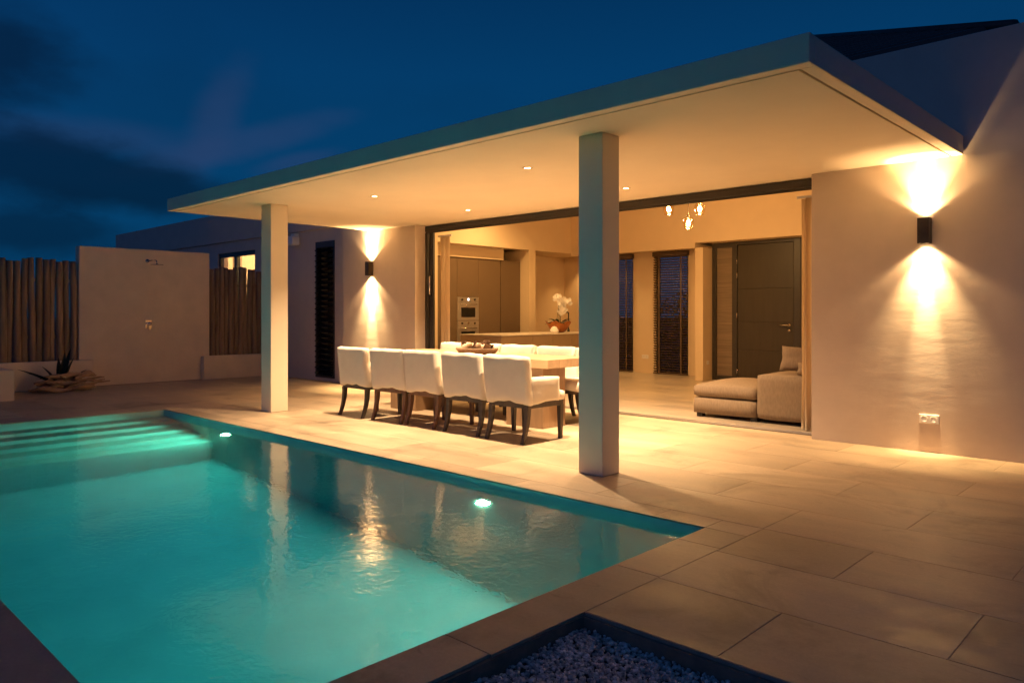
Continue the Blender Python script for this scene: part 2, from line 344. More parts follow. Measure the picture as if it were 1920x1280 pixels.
G = 0.03
ter = obj('terrace_floor', boxes((-15.0, PX0 - G, -1.5, 14.4, -0.3, -0.0018), (PX0 - G, PX1 + G, PY1 + G, 14.4, -0.3, -0.0019), (PX1 + G, 4.0, GY + .0015, 14.4, -0.3, -0.0020),
                                 (PX0 - G, PX1 + G, -1.5, PY0 - G, -0.3, -0.0021), (PX1 + G, GX - .0015, -1.5, GY + .0015, -0.3, -0.0022)), M['grout'])
struct(ter, 'terrace of large beige stone tiles around the pool and house')
_tiles = {}
def tile(parent, x0, x1, y0, y1, m, z=0.0, name='tile'):
    j = 0.0014; w, h = round(x1 - x0 - 2 * j, 4), round(y1 - y0 - 2 * j, 4)
    if w < 0.03 or h < 0.02: return
    k = (w, h, m.name)
    if k not in _tiles:
        t = bmesh.new(); add_box(t, -w / 2, w / 2, -h / 2, h / 2, -0.012, 0)
        bmesh.ops.bevel(t, geom=[e for e in t.edges if all(v.co.z > -0.001 for v in e.verts)], offset=0.0015, segments=1, affect='EDGES')
        me = bpy.data.meshes.new('tile'); t.to_mesh(me); t.free(); me.materials.append(m); _tiles[k] = me
    o = bpy.data.objects.new(name, _tiles[k]); COL.objects.link(o); o.parent = parent
    o.location = ((x0 + x1) / 2, (y0 + y1) / 2, z)
TL, TH = 1.285, 0.586
def row_tiles(parent, xa, xb, y0, y1, k, m):
    off = -1.41 if k % 2 == 0 else -0.765
    i = math.floor((xa - off) / TL); x = off + i * TL
    while x < xb - 1e-6:
        tile(parent, max(x, xa), min(x + TL, xb), y0, y1, m); x += TL
for k in range(-4, 10):
    y0 = GY + 0.005 + TH * k; y1 = min(y0 + TH, YF - 0.002)
    if y0 >= YF: continue
    if y1 <= PY1:                                        # rows beside the pool
        if y0 > 0.2: row_tiles(ter, -14.74, PX0, y0, y1, k, M['tile'])
        if k >= 0: row_tiles(ter, -2.045, 2.2, y0, y1, k, M['tile'])
    elif y0 < PY1:                                       # the row cut by the pool edge
        row_tiles(ter, -14.74, PX0, y0, y1, k, M['tile']); row_tiles(ter, PX0, PX1, PY1, y1, k, M['tile']); row_tiles(ter, -2.045, 2.2, y0, y1, k, M['tile'])
        tile(ter, PX1, -2.045, PY1, y1, M['tile'])
    else:
        row_tiles(ter, -14.74, 2.2, y0, y1, k, M['tile'])
for y0, y1 in ((-0.5, 0.1), (0.1, 0.868), (0.868, 2.03), (2.03, 3.21), (3.21, 3.83), (3.83, PY1)):  # coping along the near end of the pool
    tile(ter, PX1, GX if y1 < GY else -2.045, y0, y1, M['tile'])
for y0, y1, kk in ((0.284, PY0, 0), (-0.302, 0.284, 1)): row_tiles(ter, PX0, PX1, y0, y1, kk, M['tile'])
# indoor floor tiles
liv = obj('living_floor', boxes((-11.6, -2.55, 8.22, 14.02, -0.0016, -0.0012)), M['grout']); struct(liv, 'indoor stone tile floor of the living room')
for k in range(0, 10):
    y0 = 8.23 + TH * k; row_tiles(liv, -11.0 if y0 < 11.7 else -11.6, -2.55, y0, min(y0 + TH, 14.04), k, M['tile_in'])
tile(ter, OX0, OX1, YF, 8.06, M['tile'])

# ------------------------------------------------------------------ pool
bm = bmesh.new(); ZB = -2.25
def quad(*p): bm.faces.new([bm.verts.new(q) for q in p])
zt = -0.0125
quad((PX0, PY0, ZB), (PX1, PY0, ZB), (PX1, PY1, ZB), (PX0, PY1, ZB))
quad((PX0, PY1, ZB), (PX1, PY1, ZB), (PX1, PY1, zt), (PX0, PY1, zt))
quad((PX1, PY0, ZB), (PX0, PY0, ZB), (PX0, PY0, zt), (PX1, PY0, zt))
quad((PX0, PY0, ZB), (PX0, PY1, ZB), (PX0, PY1, zt), (PX0, PY0, zt))
quad((PX1, PY1, ZB), (PX1, PY0, ZB), (PX1, PY0, zt), (PX1, PY1, zt))
# rim lip out to the slab
for p in (((PX0 - G, PY0 - G), (PX1 + G, PY0 - G), (PX1, PY0), (PX0, PY0)), ((PX1 + G, PY0 - G), (PX1 + G, PY1 + G), (PX1, PY1), (PX1, PY0)),
          ((PX1 + G, PY1 + G), (PX0 - G, PY1 + G), (PX0, PY1), (PX1, PY1)), ((PX0 - G, PY1 + G), (PX0 - G, PY0 - G), (PX0, PY0), (PX0, PY1))):
    quad(*[(x, y, zt) for x, y in p])
pool = struct(obj('pool', bm, M['pool']), 'rectangular swimming pool basin')
for i in range(5):
    z = -0.055 - 0.23 * (i + 1) - 0.02
    bx('step', (PX0 + .002 + (0.30 * i if i else 0), PX0 + 0.30 * (i + 1), PY0 + 0.002, PY1 - 0.002, ZB + 0.002, z), M['pool'], pool, bev=0.02)
struct(obj('pool_water', boxes((PX0 - .01, PX1 + .01, PY0 - .01, PY1 + .01, ZB - 0.01, WATER_Z)), M['water']), 'glowing turquoise pool water')
for x, lab in ((-8.64, 'small lit underwater pool lamp beside the steps'), (-4.24, 'bright lit underwater pool lamp nearest the right pillar')):
    t = thing('pool_lamp', lab, 'pool lamp', (x, PY1, -0.50), 'underwater lamps in the pool wall')
    b_ = lathe([(0.075, 0.0), (0.075, 0.012), (0.055, 0.016), (0.055, 0.004)], 24); bmesh.ops.rotate(b_, verts=b_.verts, cent=(0, 0, 0), matrix=Matrix.Rotation(R(90), 3, 'X')); obj('ring', b_, M['steel'], t, local=True, smooth=True)
    b_ = lathe([(0.0, 0.006), (0.032, 0.006)], 24); bmesh.ops.rotate(b_, verts=b_.verts, cent=(0, 0, 0), matrix=Matrix.Rotation(R(90), 3, 'X')); obj('lens', b_, M['pool_lens'], t, local=True)
    spot('pool_light', (x, PY1 - 0.03, -0.50), (0, -1, -0.25), 230, 168, 0.25, (0.34, 0.95, 0.54), 0.05, t)

# ------------------------------------------------------------------ gravel bed
def gravel():
    bm0 = bmesh.new(); bmesh.ops.create_icosphere(bm0, subdivisions=1, radius=1.0); bm0.verts.ensure_lookup_table()
    V = np.array([v.co[:] for v in bm0.verts]); F = np.array([[v.index for v in f.verts] for f in bm0.faces]); bm0.free()
    rng = np.random.default_rng(3); pts = []
    for x0, x1, y0, y1, n in ((GX + .01, -0.35, 1.35, GY - .01, 14500), (GX + .01, 1.6, -0.6, 1.35, 5200), (-0.35, 1.6, 1.35, GY - .01, 4200)):
        p = np.stack([rng.uniform(x0, x1, n), rng.uniform(y0, y1, n)], 1); pts.append(p)
    P = np.concatenate(pts); n = len(P)
    s = rng.uniform(0.006, 0.0135, (n, 1)) * rng.uniform(0.7, 1.2, (n, 3)); s[:, 2] *= 0.8
    a = rng.uniform(0, 6.283, n); c, si = np.cos(a), np.sin(a)
    vv = V[None] * s[:, None, :] * (1 + rng.uniform(-0.2, 0.2, (n, len(V), 1)))
    x = vv[..., 0] * c[:, None] - vv[..., 1] * si[:, None] + P[:, :1]; y = vv[..., 0] * si[:, None] + vv[..., 1] * c[:, None] + P[:, 1:]
    z = vv[..., 2] + (-0.085 + rng.uniform(0, 0.022, n))[:, None] + 0.01 * np.sin(P[:, :1] * 7) * np.cos(P[:, 1:] * 9)
    X = np.stack([x, y, z], -1).reshape(-1, 3); FF = (F[None] + (np.arange(n) * len(V))[:, None, None]).reshape(-1, 3)
    me = bpy.data.meshes.new('gravel'); me.from_pydata(X.tolist(), [], FF.tolist()); me.materials.append(M['pebble'])
    o = bpy.data.objects.new('gravel', me); COL.objects.link(o); return struct(o, 'grey pebble bed sunk between the terrace edges', 'stuff')
gravel()
struct(obj('gravel_base', boxes((GX, 4.0, -1.5, GY, -0.2, -0.088)), M['ground']), 'soil under the pebble bed')
# rendered kerb faces of the sunken bed
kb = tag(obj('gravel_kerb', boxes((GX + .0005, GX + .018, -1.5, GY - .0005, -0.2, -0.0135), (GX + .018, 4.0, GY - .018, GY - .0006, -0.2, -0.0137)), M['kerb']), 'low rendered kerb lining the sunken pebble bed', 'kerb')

# ------------------------------------------------------------------ main house
house = thing('house', 'main house with rendered walls, open glass front and dark roof', 'house', (0, YF, 0))
T = YF + 0.35
ZP = 3.865
def wall(b, m='plaster', bev=0.0, name='wall', parent=house): return bx(name, b, M[m], parent, bev=bev)
wall((-11.80, OX0, YF, T, -0.1, ZP), bev=0.006)
wall((OX1, 5.0, YF, T, -0.1, ZP), bev=0.006)
wall((OX0 + .001, OX1 - .001, YF + .001, T - .001, ZC + .003, ZP - .001), 'canopy', name='lintel')
# interior shell
I = 'plaster_in'
wall((-2.5, -2.3, T, 14.4, -0.1, 3.9), I)
wall((-7.57, -7.395, 13.15, 14.05, 0.0, 2.602), I, 0.004)
wall((-7.57, -2.5, 13.15, 13.35, 2.70, 3.75), I)
wall((-7.394, -5.45, 13.351, 13.75, 2.70, 2.9), I)
wall((-5.45, -2.5, 13.15, 13.6, 0.0, 2.699), I)
wall((-10.70, -7.571, 13.15, 13.35, 2.603, 3.75), I, name='beam')
wall((-10.90, -10.70, T, 13.349, 2.66, 3.749), I, name='beam')
wall((-11.65, -10.70, 11.745, 11.95, 0.0, 2.659), I, 0.004, name='pier')
wall((-11.85, -11.65, T, 14.05, -0.1, 3.9), I)
wall((-11.85, -2.3, T, 14.25, 3.76, 3.9), I, name='ceiling')
wall((-11.649, -10.901, 8.4, 11.744, 2.70, 2.8), I, name='soffit')
wall((-11.649, -7.571, 13.351, 14.049, 2.66, 2.75), I, name='soffit')
wall((-11.649, -10.901, 11.951, 13.35, 2.661, 2.751), I, name='soffit')
wall((-11.649, -10.70, T + .0, 9.2, 0.0, 2.658), I)
# back wall with two tall windows
WX = ((-10.45, -9.645), (-9.05, -8.25))
for x0, x1 in ((-11.85, WX[0][0]), (WX[0][1], WX[1][0]), (WX[1][1], -7.40)): wall((x0, x1, 14.05, 14.25, -0.1, 2.76), I)
for x0, x1 in WX: wall((x0, x1, 14.051, 14.249, 2.63, 2.759), I)
wall((-7.40, -2.3, 14.05, 14.25, -0.1, 3.76), I)
wall((-11.85, -7.4, 14.0505, 14.2495, 2.761, 3.76), I)
for x0, x1 in WX:
    w = obj('window', boxes((x0, x0 + .05, 14.10, 14.17, 0, 2.63), (x1 - .05, x1, 14.10, 14.17, 0, 2.63), (x0 + .05, x1 - .05, 14.101, 14.169, 0, .05), (x0 + .05, x1 - .05, 14.101, 14.169, 2.58, 2.63)), M['black'], house)
    bx('pane', (x0 + .05, x1 - .05, 14.130, 14.136, .05, 2.58), M['pane'], w, bev=0)
# roof: hip of flat dark tile courses
roof = obj('roof', boxes((-12, -1.2, T, 14.4, 3.905, 3.95)), M['roof'], house)
HX, HY, HZ, SL = -1.40, 8.0, 3.905, 0.474
for i in range(16):
    y0 = HY + 0.21 + 0.20 * i; y1 = y0 + 0.24
    if i == 15: y1 = y0 + 0.2
    b_ = bmesh.new()
    def rz(y): return HZ + SL * (y - HY)
    pts = [(-11.9 + (y0 - HY), y0), (HX - (y0 - HY) * 0.955, y0), (HX - (y1 - HY) * 0.955, y1), (-11.9 + (y1 - HY), y1)]
    lo = [b_.verts.new((x, y, rz(y) - 0.03 - (0.0 if j < 2 else 0.02))) for j, (x, y) in enumerate(pts)]
    hi = [b_.verts.new((x, y, rz(y) + (0.020 if j < 2 else -0.004))) for j, (x, y) in enumerate(pts)]
    b_.faces.new(lo[::-1]); b_.faces.new(hi)
    for k in range(4): b_.faces.new((lo[k], lo[(k + 1) % 4], hi[(k + 1) % 4], hi[k]))
    obj('roof_course', b_, M['roof'], roof)
obj('hip_cap', tube([(HX + .02, HY - .02, HZ + .0), (HX - 3.23 * .955, HY + 3.23, HZ + SL * 3.23 + .0)], 0.045, 8), M['roof'], roof, smooth=True)
# sliding door: header rail, floor track, stacked leaf edge at the left
fr = M['frame']
sd = bx('sliding_door', (OX0 + .003, OX1 - .003, 8.06, 8.17, 2.675, ZC - .006), fr, house, bev=0.004)
for y in (8.075, 8.105, 8.135): bx('header_lip', (OX0 + .003, OX1 - .003, y, y + 0.006, 2.655, 2.676), M['frame'], sd, bev=0)
bx('floor_track', (OX0 + .003, OX1 - .003, 8.062, 8.215, -0.003, 0.004), M['black'], sd, bev=0.001)
for y in (8.075, 8.105, 8.135, 8.165): bx('track_rail', (OX0 + .01, OX1 - .01, y, y + .008, 0.003, 0.016), M['steel'], sd, bev=0.001)
bx('jamb', (OX0 + .003, OX0 + .06, 8.061, 8.169, 0.017, 2.654), fr, sd, bev=0.003)
bx('stile', (OX0 + .11, OX0 + .20, 8.07, 8.11, 0.017, 2.654), M['black'], sd, bev=0.003)
bx('stile', (OX0 + .075, OX0 + .10, 8.115, 8.155, 0.017, 2.654), M['steel'], sd, bev=0.003)
obj('handle', tube([(OX0 + .155, 8.07, 1.62), (OX0 + .155, 8.03, 1.64), (OX0 + .155, 8.03, 1.92), (OX0 + .155, 8.07, 1.94)], 0.011, 8), M['chrome'], sd, smooth=True)
# front door with sidelight
dm = M['door']; DY = 13.5
fd = obj('front_door', boxes((-6.852, -5.755, DY + .012, DY + .06, 0.012, 0.60), (-6.852, -5.755, DY + .012, DY + .06, 0.608, 1.14), (-6.852, -5.755, DY + .012, DY + .06, 1.148, 1.78), (-6.852, -5.755, DY + .012, DY + .06, 1.788, 2.63), (-6.85, -5.757, DY + .024, DY + .05, 0.014, 2.628), bev=0.003), dm, house)
obj('frame', boxes((-7.39, -7.30, DY, DY + .08, 0, 2.695), (-6.965, -6.862, DY, DY + .08, 0, 2.695), (-5.748, -5.62, DY, DY + .08, 0, 2.695), (-7.30, -6.965, DY, DY + .08, 2.60, 2.695), (-6.862, -5.748, DY, DY + .08, 2.638, 2.695), (-7.30, -6.965, DY, DY + .08, 0, .1), bev=0.003), M['frame'], fd)
bx('sidelight', (-7.30, -6.965, DY + .035, DY + .05, .1, 2.60), mat('frosted sidelight', (0.20, 0.15, 0.10), 0.35, nscale=5, namt=0.3, stretch=(0.3, 1, 9)), fd, bev=0)
for z in (0.2, 1.28, 2.05, 2.32): obj('hinge', tube([(-6.857, DY - .008, z - .05), (-6.857, DY - .008, z + .05)], 0.010, 8), M['chrome'], fd, smooth=True)
b_ = tube([(-5.83, DY + .012, 1.10), (-5.83, DY - .05, 1.10), (-5.86, DY - .055, 1.10), (-6.0, DY - .055, 1.095)], 0.011, 8); tube([(-5.83, DY + .012, 1.10), (-5.83, DY + .002, 1.10)], 0.027, 12, bm=b_); obj('handle', b_, M['chrome'], fd, smooth=True)
obj('lock', tube([(-5.83, DY + .012, 1.0), (-5.83, DY - .004, 1.0)], 0.026, 12), M['chrome'], fd, smooth=True)
wall((-5.6195, -5.4505, DY + .01, DY + .06, 0, 2.699), 'door', name='panel')
wall((-7.394, -5.451, 13.62, 13.66, 0, 2.699), 'niche_dark', name='porch_screen')

# ------------------------------------------------------------------ left wing of the house
wing = thing('house_wing', 'lower left wing of the house with flat parapet, in blue shade', 'house', (-16, 8.08, 0))
YW = 8.08
LX0, LX1, LZ0, LZ1 = -13.09, -12.42, 0.06, 2.725
WX0, WX1, WZ = -17.38, -15.57, 2.73
wp = lambda b, **k: wall(b, parent=wing, **k)
wp((-24.0, WX0, YW, YW + .25, -0.1, 2.975)); wp((WX1, LX0, YW, YW + .25, -0.1, 2.975)); wp((LX1, -11.802, YW, YW + .25, -0.1, 2.975))
wp((WX0, WX1, YW + .0005, YW + .2495, WZ, 2.9749)); wp((LX0, LX1, YW + .0005, YW + .2495, LZ1, 2.9749)); wp((LX0, LX1, YW + .0005, YW + .2495, -0.1, LZ0))
wp((-24.03, -11.803, YW - .05, YW + .25, 2.976, 3.655), name='parapet', bev=0.006)
wp((-24.0, -11.86, YW + .25, 14.0, 3.3, 3.5), name='roof')
wp((-24.0, -23.75, YW + .25, 14.0, -0.1, 3.655))
wp((-24.0, -11.86, 13.75, 14.0, -0.1, 3.3))
wp((-14.4, -14.2, YW + .25, 13.75, -0.1, 3.3))
# louvre window
lw = obj('louvre_window', boxes((LX0, LX0 + .045, YW - .012, YW + .10, LZ0, LZ1), (LX1 - .045, LX1, YW - .012, YW + .10, LZ0, LZ1), (LX0 + .045, LX1 - .045, YW - .010, YW + .10, LZ1 - .12, LZ1), (LX0 + .045, LX1 - .045, YW - .010, YW + .10, LZ0, LZ0 + .045), bev=0.003), M['black'], wing)
nsl = 24
for i in range(nsl):
    z = LZ0 + 0.09 + (LZ1 - LZ0 - 0.26) * i / (nsl - 1)
    b_ = boxes((LX0 + .05, LX1 - .05, -0.075, 0.075, -0.003, 0.003)); bmesh.ops.rotate(b_, verts=b_.verts, cent=(0, 0, 0), matrix=Matrix.Rotation(R(32), 3, 'X')); bmesh.ops.translate(b_, verts=b_.verts, vec=(0, YW + .03, z))
    s_ = obj('louvre', b_, M['louver'], lw)
    for xa in (LX1 - .052, LX0 + .044): bx('clip', (xa, xa + .008, YW - .055, YW + .05, z - .012, z + .012), M['frame'], lw, bev=0)
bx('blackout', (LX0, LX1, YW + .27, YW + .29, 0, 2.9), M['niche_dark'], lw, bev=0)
# lit sliding window in the wing
lwn = obj('window', boxes((WX0, WX0 + .07, YW + .03, YW + .12, 0, WZ), (WX1 - .07, WX1, YW + .03, YW + .12, 0, WZ), (WX0 + .07, WX1 - .07, YW + .031, YW + .119, WZ - .1, WZ), (-16.62, -16.50, YW + .032, YW + .118, 0, WZ - .1), bev=0.003), M['black'], wing)
bx('pane', (WX0 + .07, -16.62, YW + .06, YW + .066, 0, WZ - .1), M['pane'], lwn, bev=0); bx('pane', (-16.50, WX1 - .07, YW + .075, YW + .081, 0, WZ - .1), M['pane'], lwn, bev=0)
def curtain_bm(x0, x1, y, z0, z1, folds, amp, ax='X', taper=0.0):
    bm = bmesh.new(); n = folds * 10; cols = []
    for i in range(n + 1):
        t = i / n; c = []
        for j in range(9):
            s = j / 8; a = amp * (0.6 + 0.4 * math.sin(t * 9.1 + 1)) * (0.75 + 0.25 * s)
            xx = x0 + (x1 - x0) * (t + 0.004 * math.sin(11 * s + 7 * t)); yy = y + a * math.sin(t * folds * 6.28318 + 0.35 * math.sin(3 * s))
            c.append(bm.verts.new((xx, yy, z0 + (z1 - z0) * (1 - s)) if ax == 'X' else (yy - y + x0, y + (xx - x0), z0 + (z1 - z0) * (1 - s))))
        cols.append(c)
    for a, b in zip(cols, cols[1:]):
        for j in range(8): bm.faces.new((a[j], b[j], b[j + 1], a[j + 1]))
    bmesh.ops.solidify(bm, geom=bm.faces[:], thickness=0.004)
    return bm
obj('drape', curtain_bm(WX0 + .08, WX0 + .55, YW + .32, 0.02, 2.68, 5, 0.03), M['curtain'], lwn, smooth=True)
wp((-18.2, -14.401, 10.6, 10.7, 0, 3.299), m='plaster_in'); wp((-18.2, -18.1, YW + .25, 10.6, 0, 3.299), m='plaster_in')
wp((-18.1, -14.401, YW + .25, 10.599, 0, 0.01), m='tile_in', name='floor')
bdl = thing('ceiling_lamp', 'warm ceiling lamp behind the lit wing window', 'lamp', (-16.2, 9.5, 3.29))
obj('shade', lathe([(0.001, -0.09), (0.14, -0.07), (0.17, 0.0)], 20, c=(-16.2, 9.5, 3.29)), M['lamp_glow'], bdl, smooth=True)
point('wing_light', (-16.2, 9.4, 2.95), 260, (1, 0.68, 0.36), 0.12, bdl)
# wall unit above the louvre
fl = thing('security_light', 'small white security light high on the shaded wing wall', 'security light', (-13.80, YW, 2.82))
bx('bracket', (-13.87, -13.73, YW - .10, YW, 2.89, 2.945), M['white'], fl, bev=0.006)
bx('housing', (-13.90, -13.64, YW - .20, YW - .03, 2.70, 2.885), M['white'], fl, bev=0.03, seg=3)
for z in (2.83, 2.76): obj('sensor', tube([(-13.84, YW - .20, z), (-13.84, YW - .215, z)], 0.022, 12), M['black'], fl)

# ------------------------------------------------------------------ canopy with pillars
can = thing('patio_canopy', 'flat rendered patio canopy on two square pillars beside the pool', 'canopy', (-6.3, 6.0, 0))
CX0, CX1, CY0, CY1, ZT = -10.93, -1.751, 4.336, YF - .003, 2.945
bx('fascia', (CX0, CX1, CY0, CY0 + .095, ZC, ZT), M['canopy'], can, bev=0.006)
bx('fascia', (CX1 - .095, CX1 - .0005, CY0 + .096, CY1, ZC, ZT - .0005), M['canopy'], can, bev=0.006)
bx('fascia', (CX0 + .0005, CX0 + .095, CY0 + .096, CY1, ZC, ZT - .0005), M['canopy'], can, bev=0.006)
bx('soffit', (CX0 + .113, CX1 - .113, CY0 + .113, CY1, ZC + .0005, ZC + .04), M['canopy'], can, bev=0.002)
bx('slab', (CX0 + .094, CX1 - .094, CY0 + .094, CY1 - .001, ZC + .041, ZT - .003), M['canopy'], can, bev=0)
for x0, x1, y0, y1 in ((-3.872, -3.627, 4.855, 5.085), (-9.435, -9.175, 4.985, 5.235)):
    bx('pillar', (x0, x1, y0, y1, 0.001, ZC - .0005), M['canopy'], can, bev=0.005)
DL_W = 900
for i, (x, y, lab) in enumerate(((-5.075, 5.545, 'recessed downlight in the canopy nearest the right pillar, poolside'), (-7.68, 5.57, 'recessed canopy downlight above the left chairs, poolside'),
                             (-7.75, 7.225, 'recessed canopy downlight at the left, near the sliding door'), (-5.065, 7.235, 'recessed canopy downlight half hidden behind the right pillar'))):
    t = thing('downlight', lab, 'downlight', (x, y, ZC), 'downlights in the patio canopy')
    obj('trim_ring', lathe([(0.032, 0.0), (0.034, -0.004), (0.052, -0.004), (0.054, 0.0)], 28, c=(x, y, ZC)), M['steel'], t, smooth=True)
    obj('lens', lathe([(0.0, -0.0015), (0.033, -0.0015)], 24, c=(x, y, ZC)), M['spot_glow'], t)
    spot('downlight_beam', (x, y, ZC - .012), (0, 0, -1), DL_W, 114, 1.0, (1.0, 0.67, 0.37), 0.025, t)

# ------------------------------------------------------------------ up and down wall lamps
def wall_lamp(x, z, lab, k):
    t = thing('wall_lamp', lab, 'wall lamp', (x, YF, z), 'up and down wall lamps')
    w, h, d = 0.050, 0.12, 0.10
    y1 = YF - 0.012; y0 = y1 - d
    obj('housing', boxes((x - w, x + w, y0, y0 + .004, z - h, z + h), (x - w, x + w, y1 - .004, y1, z - h, z + h), (x - w, x - w + .004, y0 + .004, y1 - .004, z - h, z + h), (x + w - .004, x + w, y0 + .004, y1 - .004, z - h, z + h)), M['bronze'], t)
    bx('mount', (x - .03, x + .03, y1, YF - .0005, z - .05, z + .05), M['bronze'], t, bev=0)
    for s in (1, -1):
        bx('lens', (x - w + .005, x + w - .005, y0 + .005, y1 - .005, z + s * (h - .02) - .003, z + s * (h - .02) + .003), M['lamp_glow'], t, bev=0)
        yc = (y0 + y1) / 2
        spot('wall_wash', (x, yc, z + s * (h + .004)), (0, 0, s), 42 * k, 122, 0.38, WARM, 0.02, t)
        spot('wall_beam', (x, yc, z + s * (h + .004)), (0, 0.06, s), 370 * k, 74, 1.0, (1.0, 0.66, 0.30), 0.02, t)
        spot('wall_core', (x, yc, z + s * (h + .004)), (0, 0.04, s), 520 * k, 23, 1.0, (1.0, 0.68, 0.34), 0.02, t)
wall_lamp(-2.06, 2.09, 'dark square wall lamp shining up and down on the right wall', 1.0)
wall_lamp(-10.90, 2.10, 'dark square wall lamp shining up and down on the left wall', 2.0)
def socket(name, x, y, z, lab):
    t = thing(name, lab, 'socket', (x, y, z))
    bx('plate', (x - .085, x + .085, y - .014, y, z - .042, z + .042), M['white'], t, bev=0.004)
    for dx in (-.041, .041):
        b_ = lathe([(0.029, 0.0), (0.031, 0.004), (0.027, 0.004), (0.025, -0.001), (0.0, -0.001)], 20); bmesh.ops.rotate(b_, verts=b_.verts, cent=(0, 0, 0), matrix=Matrix.Rotation(R(90), 3, 'X')); bmesh.ops.translate(b_, verts=b_.verts, vec=(x + dx, y - .0145, z))
        s_ = obj('outlet', b_, M['white'], t, smooth=True)
        b_ = bmesh.new()
        for ex in (-.009, .009): tube([(x + dx + ex, y - .0135, z), (x + dx + ex, y - .0165, z)], 0.003, 8, bm=b_)
        obj('pin_hole', b_, M['black'], s_)
socket('wall_socket', -2.035, YF, 0.315, 'white double wall socket low under the right wall lamp')
socket('wall_socket', -9.32, 14.05, 0.36, 'white double socket on the far wall between the two blinds')
sw = thing('light_switch', 'small single socket on the door recess side', 'socket', (-7.394, 13.33, 0.35))
bx('plate', (-7.395, -7.383, 13.29, 13.37, 0.31, 0.39), M['white'], sw, bev=0.003)

# ------------------------------------------------------------------ shower wall, low walls, pole fences, planter
sw = thing('shower_wall', 'free-standing rendered outdoor shower wall behind the pool', 'wall', (-15.0, 5.55, 0))
bx('wall', (-15.10, -14.90, 4.365, 6.752, -0.05, 2.532), M['plaster_lit'], sw, bev=0.012)
sh = thing('wall_shower', 'chrome shower head and arm high on the shower wall', 'shower head', (-14.90, 5.55, 2.31))
obj('arm', tube([(-14.90, 5.54, 2.315), (-14.60, 5.56, 2.315), (-14.52, 5.565, 2.30), (-14.50, 5.566, 2.24)], 0.012, 10), M['chrome'], sh, smooth=True)
obj('flange', tube([(-14.90, 5.54, 2.315), (-14.888, 5.54, 2.315)], 0.034, 16), M['chrome'], sh, smooth=True)
obj('head', lathe([(0.0, 0.02), (0.02, 0.018), (0.03, 0.006), (0.115, 0.003), (0.115, -0.006), (0.0, -0.006)], 28, c=(-14.50, 5.566, 2.225)), M['chrome'], sh, smooth=True)
sv = thing('shower_valve', 'chrome shower tap lever in the middle of the shower wall', 'tap', (-14.90, 5.56, 1.11))
bx('plate', (-14.90, -14.888, 5.50, 5.62, 1.03, 1.19), M['chrome'], sv, bev=0.005)
obj('body', tube([(-14.889, 5.56, 1.12), (-14.82, 5.56, 1.12)], 0.036, 18), M['chrome'], sv, smooth=True)
bx('lever', (-14.85, -14.825, 5.545, 5.575, 1.0, 1.10), M['chrome'], sv, bev=0.005)
tag(bx('low_wall', (-14.897, -14.75, -1.5, 4.557, -0.05, 0.482), M['plaster_lit'], None, bev=0.01), 'low rendered wall in front of the left pole fence', 'wall')
tag(bx('low_wall', (-14.896, -14.75, 6.566, YW - .002, -0.05, 0.462), M['plaster_lit'], None, bev=0.01), 'low rendered wall in front of the right pole fence, beside the shower', 'wall')
tag(bx('planter', (-14.748, -13.23, 0.4, 2.998, -0.003, 0.462), M['plaster_lit'], None, bev=0.01), 'low rendered planter block at the left picture edge', 'planter')
def fence(y0, y1, lab, n, seed):
    random.seed(seed); f = thing('pole_fence', lab, 'fence', (-14.98, (y0 + y1) / 2, 0)); step = (y1 - y0) / n
    for i in range(n):
        r = step * random.uniform(0.49, 0.57); y = y0 + step * (i + .5) + random.uniform(-.008, .008); h = 2.27 + random.uniform(-.05, .04)
        ln = random.uniform(-.02, .02); pts = []; rad = []
        for j in range(8):
            s = j / 7; pts.append((-14.98 + random.uniform(-.006, .006) + .02 * math.sin(i * 3 + s * 3), y + ln * (s - .5) + .008 * math.sin(i * 5 + 4 * s), h * s - .02)); rad.append(r * (1.06 - .14 * s) * random.uniform(.96, 1.04))
        rad[-1] *= 0.93
        obj('pole', tube(pts, rad, 10), M['pole'], f, smooth=True)
    for z in (0.9, 1.9): obj('rail', tube([(-15.08, y0, z), (-15.08, y1, z)], 0.03, 8), M['pole'], f, smooth=True)
fence(1.55, 4.34, 'fence of upright wooden poles left of the shower wall', 26, 4)
fence(6.775, 8.0, 'fence of upright wooden poles between shower wall and house wing', 12, 9)

# driftwood and agave
random.seed(12)
dw = thing('driftwood', 'pile of twisted pale driftwood on the terrace by the low wall', 'driftwood', (-14.2, 4.05, 0))
for i in range(30):
    lay = 0 if i < 13 else (1 if i < 23 else 2); spread = (.46, .36, .22)[lay]
    y = 4.06 + random.uniform(-spread, spread); x = -14.20 + random.uniform(-.20, .20) * (1 - .3 * lay); ln = random.uniform(.35, .75); a = math.pi / 2 + random.uniform(-.8, .8)
    z0 = .05 + .095 * lay; z1 = z0 + random.uniform(-.03, .05); r0 = random.uniform(.018, .046); pts = []; rad = []; ph = random.uniform(0, 6)
    for j in range(11):
        t = j / 10 - .5
        pts.append((x + math.cos(a) * ln * t + .035 * math.sin(ph + 7 * t), min(4.64, max(3.46, y + math.sin(a) * ln * t)), max(.035, z0 + (z1 - z0) * (t + .5) + .03 * math.sin(6 * t + ph))))
        rad.append(max(.010, r0 * (1 - 2.6 * t * t) * random.uniform(.72, 1.25)))
    obj('branch', tube(pts, rad, 9), M['drift'], dw, smooth=True)
ag = thing('agave', 'dark spiky agave growing behind the driftwood', 'plant', (-14.33, 3.93, 0))
random.seed(5)
